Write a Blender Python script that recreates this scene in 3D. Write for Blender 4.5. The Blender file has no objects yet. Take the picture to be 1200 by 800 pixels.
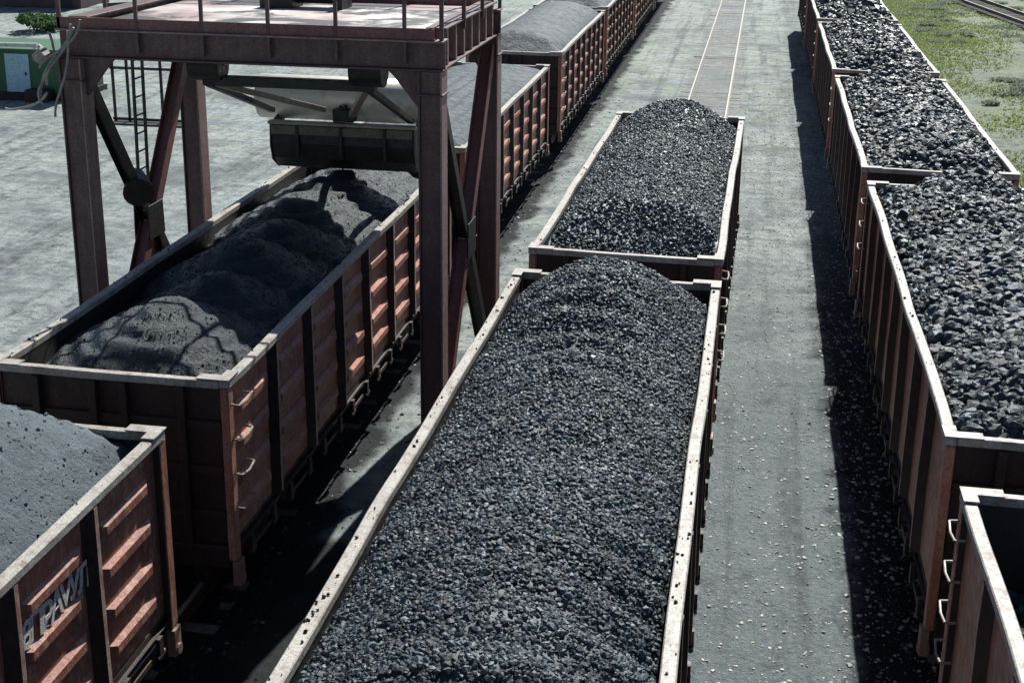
import bpy, bmesh, math, random
import numpy as np
from mathutils import Vector, Matrix, Euler

C = bpy.context.scene
COL = C.collection
rng = np.random.default_rng(7)
random.seed(7)

# ------------------------------------------------------------------ camera, world, sun, exposure
SUN_EL, SUN_AZ = math.radians(45.0), math.radians(10.0)      # azimuth measured from +Y towards +X
cam_d = bpy.data.cameras.new('camera')
cam = bpy.data.objects.new('camera', cam_d); COL.objects.link(cam)
CAM_H, CAM_F, CAM_P, CAM_YAW, CAM_R, CAM_CX, CAM_CY = 9.5918, 1604.54, 0.3047, 0.1751, -0.0113, -3.418, -64.95
cam_d.sensor_fit = 'HORIZONTAL'; cam_d.sensor_width = 36.0
cam_d.lens = 36.0 * CAM_F / 1200.0
cam_d.shift_x = -CAM_CX / 1200.0
cam_d.shift_y = CAM_CY / 1200.0
cam_d.clip_start = 0.1; cam_d.clip_end = 6000
fw = Vector((-math.sin(CAM_YAW) * math.cos(CAM_P), math.cos(CAM_YAW) * math.cos(CAM_P), -math.sin(CAM_P)))
q = fw.to_track_quat('-Z', 'Y')
cam.location = (0, 0, CAM_H)
cam.rotation_euler = (q.to_matrix() @ Matrix.Rotation(-CAM_R, 3, 'Z')).to_euler()
C.camera = cam

w = bpy.data.worlds.new('World'); C.world = w; w.use_nodes = True
nt = w.node_tree
bg = nt.nodes.get('Background') or nt.nodes.new('ShaderNodeBackground')
sky = nt.nodes.new('ShaderNodeTexSky'); sky.sky_type = 'NISHITA'; sky.sun_disc = False
sky.sun_elevation = SUN_EL; sky.sun_rotation = SUN_AZ
sky.air_density = 0.75; sky.dust_density = 0.3; sky.ozone_density = 1.0
nt.links.new(sky.outputs[0], bg.inputs[0]); bg.inputs[1].default_value = 0.06
sd = bpy.data.lights.new('sun', 'SUN'); so = bpy.data.objects.new('sun', sd); COL.objects.link(so)
sd.energy = 5.0; sd.angle = math.radians(0.5); sd.color = (0.985, 0.985, 0.94)
sdir = Vector((math.sin(SUN_AZ) * math.cos(SUN_EL), math.cos(SUN_AZ) * math.cos(SUN_EL), math.sin(SUN_EL)))
so.rotation_euler = (-sdir).to_track_quat('-Z', 'Y').to_euler(); so.location = (10, 60, 60)
C.view_settings.view_transform = 'Standard'; C.view_settings.look = 'None'
C.view_settings.gamma = 1.0; C.view_settings.use_curve_mapping = False
C.view_settings.exposure = 0.5

# ------------------------------------------------------------------ noise in numpy
def _h(ix, iy, s):
    n = (ix.astype(np.int64) * 374761393 + iy.astype(np.int64) * 668265263 + s * 974634777) & 0xffffffff
    n = ((n ^ (n >> 13)) * 1274126177) & 0xffffffff
    return ((n ^ (n >> 16)) & 0xffffff) / float(0xffffff)
def vn(x, y, s=0):
    ix, iy = np.floor(x), np.floor(y); fx, fy = x - ix, y - iy
    fx = fx * fx * (3 - 2 * fx); fy = fy * fy * (3 - 2 * fy)
    a = _h(ix, iy, s); b = _h(ix + 1, iy, s); c = _h(ix, iy + 1, s); d = _h(ix + 1, iy + 1, s)
    return (a + (b - a) * fx) * (1 - fy) + (c + (d - c) * fx) * fy - 0.5
def fbm(x, y, o=4, s=0):
    r = 0; a = 1.0
    for i in range(o):
        r = r + a * vn(x, y, s + i * 17); x = x * 2.03 + 5.1; y = y * 2.03 + 9.7; a *= 0.5
    return r

# ------------------------------------------------------------------ materials
def mat(name):
    m = bpy.data.materials.new(name); m.use_nodes = True
    t = m.node_tree; b = t.nodes['Principled BSDF']
    return m, t, b
def N(t, typ, **k):
    n = t.nodes.new(typ)
    for a, v in k.items(): setattr(n, a, v)
    return n
def L(t, a, b): t.links.new(a, b)
def noise(t, vec, scale, det=5, rough=0.6, dist=0.0):
    n = N(t, 'ShaderNodeTexNoise'); n.inputs['Scale'].default_value = scale; n.inputs['Detail'].default_value = det
    n.inputs['Roughness'].default_value = rough; n.inputs['Distortion'].default_value = dist
    if vec is not None: L(t, vec, n.inputs['Vector'])
    return n.outputs['Fac']
def ramp(t, fac, stops, interp='LINEAR'):
    r = N(t, 'ShaderNodeValToRGB'); r.color_ramp.interpolation = interp
    e = r.color_ramp.elements
    while len(e) < len(stops): e.new(0.5)
    for i, (p, c) in enumerate(stops):
        e[i].position = p; e[i].color = (c, c, c, 1) if not hasattr(c, '__len__') else (*c, 1)
    L(t, fac, r.inputs['Fac']); return r.outputs['Color']
def mix(t, fac, a, b, mode='MIX'):
    m = N(t, 'ShaderNodeMix', data_type='RGBA', blend_type=mode)
    for i, v in ((0, fac), (6, a), (7, b)):
        if isinstance(v, (int, float)): m.inputs[i].default_value = v
        elif isinstance(v, tuple): m.inputs[i].default_value = (*v, 1)
        else: L(t, v, m.inputs[i])
    return m.outputs[2]
def math_(t, op, a, b=None, c=None, clamp=False):
    m = N(t, 'ShaderNodeMath', operation=op, use_clamp=clamp)
    for i, v in enumerate((a, b, c)):
        if v is None: continue
        if isinstance(v, (int, float)): m.inputs[i].default_value = v
        else: L(t, v, m.inputs[i])
    return m.outputs[0]
def coords(t, kind='Object', scale=None):
    tc = N(t, 'ShaderNodeTexCoord'); o = tc.outputs[kind]
    if scale:
        mp = N(t, 'ShaderNodeMapping'); mp.inputs['Scale'].default_value = scale; L(t, o, mp.inputs['Vector']); o = mp.outputs[0]
    return o
def bump(t, b, height, strength=0.4, dist=0.02):
    n = N(t, 'ShaderNodeBump'); n.inputs['Strength'].default_value = strength; n.inputs['Distance'].default_value = dist
    L(t, height, n.inputs['Height']); L(t, n.outputs[0], b.inputs['Normal']); return n

def paint(name, c1, c2, rust, dust, rough=0.5, dust_amt=0.5, spec=0.5, tint=True, scale=1.0, inner=False):
    """weathered paint: two shades, rust blotches, vertical dust runs"""
    m, t, b = mat(name)
    v = coords(t)
    base = mix(t, ramp(t, noise(t, v, 1.7 * scale, 4), [(0.35, 0.0), (0.65, 1.0)]), c1, c2)
    if tint:
        oi = N(t, 'ShaderNodeObjectInfo')
        hs = N(t, 'ShaderNodeHueSaturation')
        L(t, math_(t, 'MULTIPLY_ADD', oi.outputs['Random'], 0.35, 0.82), hs.inputs['Value'])
        L(t, base, hs.inputs['Color']); base = hs.outputs[0]
    col = mix(t, ramp(t, noise(t, v, 6.5 * scale, 8, 0.7), [(0.52, 0.0), (0.66, 1.0)]), base, rust)
    vs = coords(t, 'Object', (5.0 * scale, 5.0 * scale, 0.7 * scale))
    df = ramp(t, noise(t, vs, 2.5, 6, 0.65), [(0.48, 0.0), (0.75, dust_amt)])
    col = mix(t, df, col, dust)
    col = mix(t, ramp(t, noise(t, v, 38 * scale, 4, 0.6), [(0.35, 0.55), (0.6, 0.0)]), col, tuple(x * 0.35 for x in c2))
    if inner:   # faces turned to the load are black with coal
        tn = N(t, 'ShaderNodeTexCoord'); a = N(t, 'ShaderNodeSeparateXYZ'); c_ = N(t, 'ShaderNodeSeparateXYZ')
        L(t, tn.outputs['Normal'], a.inputs[0]); L(t, tn.outputs['Object'], c_.inputs[0])
        f = math_(t, 'ADD', math_(t, 'MULTIPLY', a.outputs[0], c_.outputs[0]), math_(t, 'MULTIPLY', math_(t, 'MULTIPLY', a.outputs[1], c_.outputs[1]), 0.25))
        col = mix(t, math_(t, 'LESS_THAN', f, -0.5), col, mix(t, noise(t, v, 3, 5), (0.012, 0.011, 0.011), (0.045, 0.033, 0.03)))
    L(t, col, b.inputs['Base Color'])
    L(t, ramp(t, noise(t, v, 9 * scale, 5), [(0.3, max(rough - 0.12, 0.1)), (0.7, min(rough + 0.2, 1))]), b.inputs['Roughness'])
    b.inputs['Specular IOR Level'].default_value = spec
    bump(t, b, noise(t, v, 22 * scale, 6, 0.65), 0.35, 0.012)
    return m
M = {}
M['wall'] = paint('rusty oxide paint', (0.50, 0.20, 0.135), (0.30, 0.11, 0.08), (0.58, 0.31, 0.18), (0.60, 0.46, 0.38), 0.45, 0.55, inner=True)
M['rib'] = paint('dusty oxide paint', (0.34, 0.20, 0.16), (0.24, 0.13, 0.10), (0.34, 0.19, 0.13), (0.45, 0.38, 0.33), 0.45, 0.6)
def m_side_rib():
    m = paint('dark rib with shade and sunlit edge painted in', (0.035, 0.02, 0.017), (0.022, 0.014, 0.012), (0.07, 0.032, 0.022), (0.08, 0.055, 0.045), 0.55, 0.4)
    t = m.node_tree; b = t.nodes['Principled BSDF']; old = b.inputs['Base Color'].links[0].from_socket
    a = N(t, 'ShaderNodeSeparateXYZ'); L(t, coords(t, 'Normal'), a.inputs[0])
    f = ramp(t, math_(t, 'ABSOLUTE', a.outputs[0]), [(0.93, 0.0), (0.97, 1.0)])  # rib sides coloured dark for shade, outer faces pale for sunlight
    v = coords(t); pale = mix(t, ramp(t, noise(t, v, 6, 6, 0.7), [(0.4, 0.0), (0.65, 1.0)]), (0.50, 0.36, 0.31), (0.26, 0.12, 0.09))
    L(t, mix(t, f, old, pale), b.inputs['Base Color']); return m
M['side_rib'] = m_side_rib()
M['rim'] = paint('pale worn steel edge', (0.50, 0.465, 0.41), (0.34, 0.30, 0.26), (0.22, 0.14, 0.10), (0.60, 0.57, 0.52), 0.5, 0.7, tint=False)
M['endw'] = paint('shade darkened oxide paint', (0.045, 0.023, 0.02), (0.028, 0.017, 0.015), (0.065, 0.03, 0.022), (0.07, 0.05, 0.042), 0.55, 0.35, inner=True)  # oxide colour darkened to deepen the shade on the wagon ends
M['under'] = paint('greasy dark steel', (0.020, 0.017, 0.015), (0.012, 0.011, 0.011), (0.045, 0.026, 0.018), (0.05, 0.042, 0.036), 0.6, 0.3, tint=False)
M['wheel'] = paint('worn wheel steel', (0.05, 0.042, 0.038), (0.03, 0.026, 0.024), (0.09, 0.05, 0.03), (0.11, 0.10, 0.09), 0.4, 0.3, tint=False)
M['gantry'] = paint('maroon gantry paint', (0.15, 0.078, 0.076), (0.10, 0.052, 0.053), (0.16, 0.085, 0.06), (0.26, 0.20, 0.18), 0.5, 0.4, tint=False)
M['gantry_red'] = paint('reddish gantry paint', (0.27, 0.105, 0.10), (0.18, 0.075, 0.073), (0.22, 0.11, 0.075), (0.34, 0.25, 0.22), 0.5, 0.4, tint=False)
M['gantry_dark'] = paint('coal blackened steel', (0.022, 0.021, 0.02), (0.014, 0.014, 0.014), (0.05, 0.03, 0.022), (0.06, 0.055, 0.05), 0.5, 0.3, tint=False)
M['flange'] = paint('pink flange with painted sunlight', (0.36, 0.24, 0.22), (0.28, 0.17, 0.16), (0.25, 0.13, 0.10), (0.5, 0.42, 0.38), 0.5, 0.5, tint=False)  # paler gantry tone painted for sunlight on flanges and stiffeners
M['iron'] = paint('pale bare iron', (0.42, 0.37, 0.31), (0.30, 0.25, 0.2), (0.26, 0.14, 0.08), (0.5, 0.46, 0.4), 0.4, 0.4, tint=False)
M['green'] = paint('green hut paint', (0.035, 0.15, 0.055), (0.025, 0.11, 0.05), (0.09, 0.11, 0.05), (0.12, 0.2, 0.13), 0.6, 0.3, tint=False)
M['blue'] = paint('pale blue door paint', (0.42, 0.66, 0.78), (0.36, 0.58, 0.72), (0.40, 0.42, 0.40), (0.6, 0.7, 0.75), 0.5, 0.3, tint=False)
M['brown'] = paint('brown shed boards', (0.13, 0.075, 0.08), (0.085, 0.055, 0.06), (0.12, 0.07, 0.05), (0.2, 0.16, 0.16), 0.7, 0.3, tint=False)
M['rope'] = paint('pale frayed cable', (0.40, 0.37, 0.33), (0.28, 0.26, 0.24), (0.2, 0.15, 0.12), (0.5, 0.48, 0.44), 0.7, 0.3, tint=False)
M['olive'] = paint('dusty olive plate', (0.20, 0.18, 0.12), (0.13, 0.12, 0.08), (0.14, 0.09, 0.05), (0.3, 0.27, 0.2), 0.6, 0.4, tint=False)
M['white'] = paint('chalky white paint', (0.72, 0.72, 0.70), (0.62, 0.62, 0.60), (0.4, 0.34, 0.28), (0.6, 0.55, 0.5), 0.6, 0.3, tint=False)
M['letter'] = paint('worn white lettering', (0.85, 0.85, 0.80), (0.72, 0.72, 0.68), (0.42, 0.30, 0.25), (0.6, 0.56, 0.5), 0.6, 0.3, tint=False, scale=4)
M['sleeper'] = paint('grey weathered timber', (0.20, 0.185, 0.165), (0.14, 0.125, 0.11), (0.1, 0.08, 0.07), (0.28, 0.28, 0.26), 0.9, 0.5, tint=False)

def m_rail():
    m, t, b = mat('worn rail steel'); v = coords(t)
    g = N(t, 'ShaderNodeNewGeometry'); sx = N(t, 'ShaderNodeSeparateXYZ'); L(t, g.outputs['Normal'], sx.inputs[0])
    sz_ = N(t, 'ShaderNodeSeparateXYZ'); L(t, v, sz_.inputs[0])
    L(t, mix(t, math_(t, 'MULTIPLY', ramp(t, sx.outputs[2], [(0.6, 0.0), (0.8, 1.0)]), math_(t, 'GREATER_THAN', sz_.outputs[2], 0.1)), (0.12, 0.07, 0.05), (0.40, 0.38, 0.34)), b.inputs['Base Color'])
    L(t, ramp(t, noise(t, v, 3), [(0.3, 0.35), (0.7, 0.55)]), b.inputs['Roughness']); return m
M['rail'] = m_rail()
def m_roller():
    m, t, b = mat('cream painted roller sheet'); v = coords(t)
    L(t, mix(t, ramp(t, noise(t, v, 4, 6, 0.7), [(0.5, 0.0), (0.8, 1.0)]), (0.84, 0.80, 0.70), (0.50, 0.45, 0.37)), b.inputs['Base Color'])
    b.inputs['Metallic'].default_value = 0.15
    L(t, ramp(t, noise(t, v, 7, 5), [(0.3, 0.28), (0.7, 0.45)]), b.inputs['Roughness'])
    bump(t, b, noise(t, v, 3, 3), 0.15, 0.03); return m
M['roller'] = m_roller()
def m_deck():
    m, t, b = mat('deck plate with coal dust'); v = coords(t)
    f = ramp(t, noise(t, v, 0.75, 5, 0.62, 0.6), [(0.47, 0.0), (0.55, 1.0)])
    pink = ramp(t, noise(t, v, 0.45, 3, 0.5), [(0.45, 0.0), (0.6, 1.0)])
    base = mix(t, pink, (0.66, 0.62, 0.57), (0.36, 0.25, 0.24))
    L(t, mix(t, f, base, (0.045, 0.042, 0.045)), b.inputs['Base Color'])
    b.inputs['Roughness'].default_value = 0.55
    bump(t, b, noise(t, v, 14, 6), 0.3, 0.02); return m
M['deck'] = m_deck()

def m_coal_lump(name, c_lo, c_hi, r_lo, r_hi, dust, bs):
    m, t, b = mat(name); v = coords(t)
    g = N(t, 'ShaderNodeNewGeometry'); ri = g.outputs['Random Per Island']
    c = mix(t, ramp(t, ri, [(0.0, 0.0), (0.55, 0.22), (1.0, 1.0)]), c_lo, c_hi)
    c = mix(t, ramp(t, noise(t, v, 1.1, 4), [(0.45, 0.0), (0.75, 0.5)]), c, dust)
    c = mix(t, ramp(t, ri, [(0.90, 0.0), (0.93, 0.75)]), c, dust)
    L(t, c, b.inputs['Base Color'])
    rr = N(t, 'ShaderNodeMapRange'); L(t, ri, rr.inputs[0]); rr.inputs[3].default_value = r_lo; rr.inputs[4].default_value = r_hi
    L(t, rr.outputs[0], b.inputs['Roughness'])
    b.inputs['Specular IOR Level'].default_value = 0.5
    bump(t, b, noise(t, v, 30, 6, 0.75), bs, 0.02); return m
M['coal_fine'] = m_coal_lump('washed nut coal', (0.008, 0.013, 0.016), (0.066, 0.094, 0.110), 0.62, 0.42, (0.12, 0.16, 0.18), 0.4)
M['coal_big'] = m_coal_lump('large lump coal', (0.005, 0.009, 0.011), (0.042, 0.063, 0.075), 0.60, 0.36, (0.075, 0.105, 0.122), 0.6)
def m_coal_dust(name, c1, c2, rough, bs=0.6):
    m, t, b = mat(name); v = coords(t)
    f = ramp(t, noise(t, v, 2.3, 8, 0.65), [(0.35, 0.0), (0.7, 1.0)])
    c = mix(t, f, c1, c2)
    c = mix(t, ramp(t, noise(t, v, 30, 5, 0.7), [(0.5, 0.0), (0.72, 0.6)]), c, tuple(x * 0.35 for x in c1))
    L(t, c, b.inputs['Base Color'])
    L(t, ramp(t, noise(t, v, 5, 4), [(0.3, rough - 0.1), (0.7, rough + 0.15)]), b.inputs['Roughness'])
    h = math_(t, 'ADD', noise(t, v, 26, 8, 0.75), math_(t, 'MULTIPLY', noise(t, v, 5, 4), 1.6))
    bump(t, b, h, bs, 0.05); return m
M['coal_grey'] = m_coal_dust('dry grey slack coal', (0.080, 0.107, 0.124), (0.150, 0.190, 0.212), 0.6, 0.9)
M['coal_far'] = m_coal_dust('grey slack coal farther off', (0.042, 0.058, 0.068), (0.085, 0.11, 0.126), 0.65, 0.9)
M['coal_wet'] = m_coal_dust('damp slack coal', (0.003, 0.009, 0.014), (0.016, 0.031, 0.043), 0.44, 0.7)

def m_ground():
    m, t, b = mat('dusty yard ground'); v = coords(t)
    s = N(t, 'ShaderNodeSeparateXYZ'); L(t, v, s.inputs[0]); X, Y = s.outputs[0], s.outputs[1]
    fine = noise(t, v, 13, 8, 0.78); grit = noise(t, v, 34, 5, 0.8); mid = noise(t, v, 0.8, 6, 0.62); big = noise(t, v, 0.12, 4, 0.5)
    vs = coords(t, 'Object', (0.16, 1.0, 1)); streak = noise(t, vs, 1.5, 5, 0.6)
    vl = coords(t, 'Object', (1.3, 0.05, 1)); lstreak = noise(t, vl, 1.6, 4, 0.6)
    pale = mix(t, ramp(t, big, [(0.38, 0.0), (0.62, 1.0)]), (0.50, 0.535, 0.505), (0.39, 0.435, 0.43))
    pale = mix(t, ramp(t, streak, [(0.46, 0.0), (0.62, 0.65)]), pale, (0.22, 0.26, 0.26))
    pale = mix(t, ramp(t, mid, [(0.5, 0.0), (0.7, 0.5)]), pale, (0.44, 0.46, 0.42))
    pale = mix(t, ramp(t, fine, [(0.50, 0.0), (0.66, 0.75)]), pale, (0.16, 0.185, 0.19))
    pale = mix(t, ramp(t, grit, [(0.54, 0.0), (0.66, 0.6)]), pale, (0.58, 0.59, 0.55))
    m3 = noise(t, v, 3.2, 7, 0.75)
    pale = mix(t, ramp(t, m3, [(0.50, 0.0), (0.60, 0.75)]), pale, (0.18, 0.21, 0.22))
    pale = mix(t, ramp(t, m3, [(0.36, 0.55), (0.44, 0.0)]), pale, (0.60, 0.60, 0.55))
    pale = mix(t, ramp(t, noise(t, v, 0.33, 6, 0.66, 0.5), [(0.50, 0.0), (0.62, 0.7)]), pale, (0.16, 0.18, 0.19))
    # greenish weeds far down the middle
    gm = math_(t, 'MULTIPLY', ramp(t, mid, [(0.46, 0.0), (0.62, 0.55)]), math_(t, 'SMOOTH_MIN', 1.0, math_(t, 'MULTIPLY', math_(t, 'SUBTRACT', Y, 30.0, clamp=False), 0.03, clamp=True), 0.1))
    pale = mix(t, gm, pale, (0.33, 0.39, 0.28))
    def sm(x, a, bb):
        mr = N(t, 'ShaderNodeMapRange', interpolation_type='SMOOTHSTEP'); L(t, x, mr.inputs[0])
        mr.inputs[1].default_value = a; mr.inputs[2].default_value = bb; return mr.outputs[0]
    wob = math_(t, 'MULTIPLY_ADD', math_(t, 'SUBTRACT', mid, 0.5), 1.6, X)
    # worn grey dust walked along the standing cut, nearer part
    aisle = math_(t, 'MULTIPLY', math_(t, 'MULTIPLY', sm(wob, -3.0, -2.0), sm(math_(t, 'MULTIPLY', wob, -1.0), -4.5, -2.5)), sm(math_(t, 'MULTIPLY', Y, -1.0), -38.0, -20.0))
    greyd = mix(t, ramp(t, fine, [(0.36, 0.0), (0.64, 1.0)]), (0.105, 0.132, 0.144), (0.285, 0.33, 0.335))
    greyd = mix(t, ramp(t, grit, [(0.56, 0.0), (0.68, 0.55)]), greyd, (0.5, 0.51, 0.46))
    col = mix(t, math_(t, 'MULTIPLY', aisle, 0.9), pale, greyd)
    # trodden coal dust: long stains and blots over the standing
    st = math_(t, 'MULTIPLY', ramp(t, lstreak, [(0.50, 0.0), (0.66, 0.7)]), ramp(t, m3, [(0.38, 0.35), (0.60, 1.0)]))
    col = mix(t, st, col, (0.085, 0.095, 0.10))
    col = mix(t, ramp(t, noise(t, v, 0.9, 7, 0.72, 0.8), [(0.56, 0.0), (0.66, 0.6)]), col, (0.075, 0.085, 0.09))
    # darker worn bed of the middle track
    def sm2(c_, h_, s_):
        mr = N(t, 'ShaderNodeMapRange', interpolation_type='SMOOTHSTEP'); L(t, math_(t, 'ABSOLUTE', math_(t, 'SUBTRACT', wob, c_)), mr.inputs[0])
        mr.inputs[1].default_value = h_ + s_; mr.inputs[2].default_value = h_; return mr.outputs[0]
    col = mix(t, math_(t, 'MULTIPLY', sm2(-1.75, 0.8, 0.7), ramp(t, mid, [(0.35, 0.25), (0.6, 0.75)])), col, mix(t, fine, (0.17, 0.175, 0.185), (0.36, 0.36, 0.35)))
    # coal spilt along the loaded tracks, with the trains' shade painted into the black
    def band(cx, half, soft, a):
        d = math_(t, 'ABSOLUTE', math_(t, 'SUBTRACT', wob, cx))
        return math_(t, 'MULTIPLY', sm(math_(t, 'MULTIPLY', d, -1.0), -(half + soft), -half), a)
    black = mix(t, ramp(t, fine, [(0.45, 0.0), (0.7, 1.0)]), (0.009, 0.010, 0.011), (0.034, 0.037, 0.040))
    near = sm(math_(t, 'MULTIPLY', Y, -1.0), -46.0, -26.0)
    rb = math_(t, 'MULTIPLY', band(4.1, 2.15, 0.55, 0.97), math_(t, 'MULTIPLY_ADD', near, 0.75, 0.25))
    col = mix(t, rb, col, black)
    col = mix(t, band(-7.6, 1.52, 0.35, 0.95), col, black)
    # slack spilt between the tracks, painted black in place of the gantry deck's shade
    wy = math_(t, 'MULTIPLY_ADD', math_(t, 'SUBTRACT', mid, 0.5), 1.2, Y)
    spill_shade = math_(t, 'MULTIPLY', math_(t, 'MULTIPLY', sm(X, -12.0, -9.0), sm(math_(t, 'MULTIPLY', X, -1.0), 2.4, 3.2)), sm(math_(t, 'MULTIPLY', wy, -1.0), -17.5, -17.1))
    col = mix(t, math_(t, 'MULTIPLY', spill_shade, 0.95), col, black)
    # green and mossy ground on the right bank
    gr = math_(t, 'MULTIPLY', sm(X, 5.6, 7.2), ramp(t, noise(t, v, 0.16, 5, 0.6), [(0.36, 0.15), (0.6, 1.0)]))
    grass = mix(t, mid, (0.17, 0.26, 0.08), (0.30, 0.35, 0.17))
    soil = mix(t, ramp(t, m3, [(0.44, 0.0), (0.58, 1.0)]), (0.30, 0.32, 0.27), (0.15, 0.15, 0.16))
    col = mix(t, math_(t, 'MULTIPLY', sm(X, 5.6, 7.2), 0.8), col, soil)
    col = mix(t, math_(t, 'MULTIPLY', gr, ramp(t, m3, [(0.35, 0.8), (0.6, 0.4)])), col, grass)
    # pale pebbles
    vo = N(t, 'ShaderNodeTexVoronoi'); vo.inputs['Scale'].default_value = 7.0; L(t, v, vo.inputs['Vector'])
    sp = N(t, 'ShaderNodeSeparateColor'); L(t, vo.outputs['Color'], sp.inputs[0])
    peb = math_(t, 'MULTIPLY', math_(t, 'LESS_THAN', vo.outputs['Distance'], 0.26), math_(t, 'GREATER_THAN', sp.outputs[0], 0.86))
    col = mix(t, math_(t, 'MULTIPLY', peb, 0.5), col, mix(t, sp.outputs[1], (0.10, 0.11, 0.11), (0.5, 0.5, 0.46)))
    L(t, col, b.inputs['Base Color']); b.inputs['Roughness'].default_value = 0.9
    b.inputs['Specular IOR Level'].default_value = 0.25
    h = math_(t, 'ADD', math_(t, 'MULTIPLY', fine, 0.6), math_(t, 'ADD', mid, math_(t, 'MULTIPLY', noise(t, v, 40, 4, 0.7), 0.25)))
    bump(t, b, math_(t, 'ADD', h, math_(t, 'MULTIPLY', grit, 0.35)), 0.9, 0.12); return m
M['ground'] = m_ground()
def m_island(name, a, bcol, rough=0.85, back=0.0):
    m, t, b = mat(name); g = N(t, 'ShaderNodeNewGeometry')
    L(t, mix(t, g.outputs['Random Per Island'], a, bcol), b.inputs['Base Color']); b.inputs['Roughness'].default_value = rough
    b.inputs['Specular IOR Level'].default_value = 0.3
    if back:
        tr = N(t, 'ShaderNodeBsdfTranslucent'); ms = N(t, 'ShaderNodeMixShader'); ms.inputs[0].default_value = back
        L(t, mix(t, g.outputs['Random Per Island'], a, bcol), tr.inputs[0]); L(t, b.outputs[0], ms.inputs[1]); L(t, tr.outputs[0], ms.inputs[2])
        L(t, ms.outputs[0], t.nodes['Material Output'].inputs['Surface'])
    return m
M['stone'] = m_island('mixed pebbles', (0.22, 0.24, 0.24), (0.72, 0.71, 0.64))
M['coal_bits'] = m_island('spilt coal bits', (0.012, 0.013, 0.015), (0.06, 0.065, 0.07), 0.45)
M['grass'] = m_island('grass blades', (0.20, 0.27, 0.09), (0.38, 0.42, 0.19), back=0.42)
M['weed'] = m_island('grey green weed leaves', (0.20, 0.25, 0.17), (0.36, 0.40, 0.30), back=0.4)
M['leaf'] = m_island('dark bush leaves', (0.04, 0.09, 0.035), (0.11, 0.17, 0.07), back=0.4)

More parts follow.
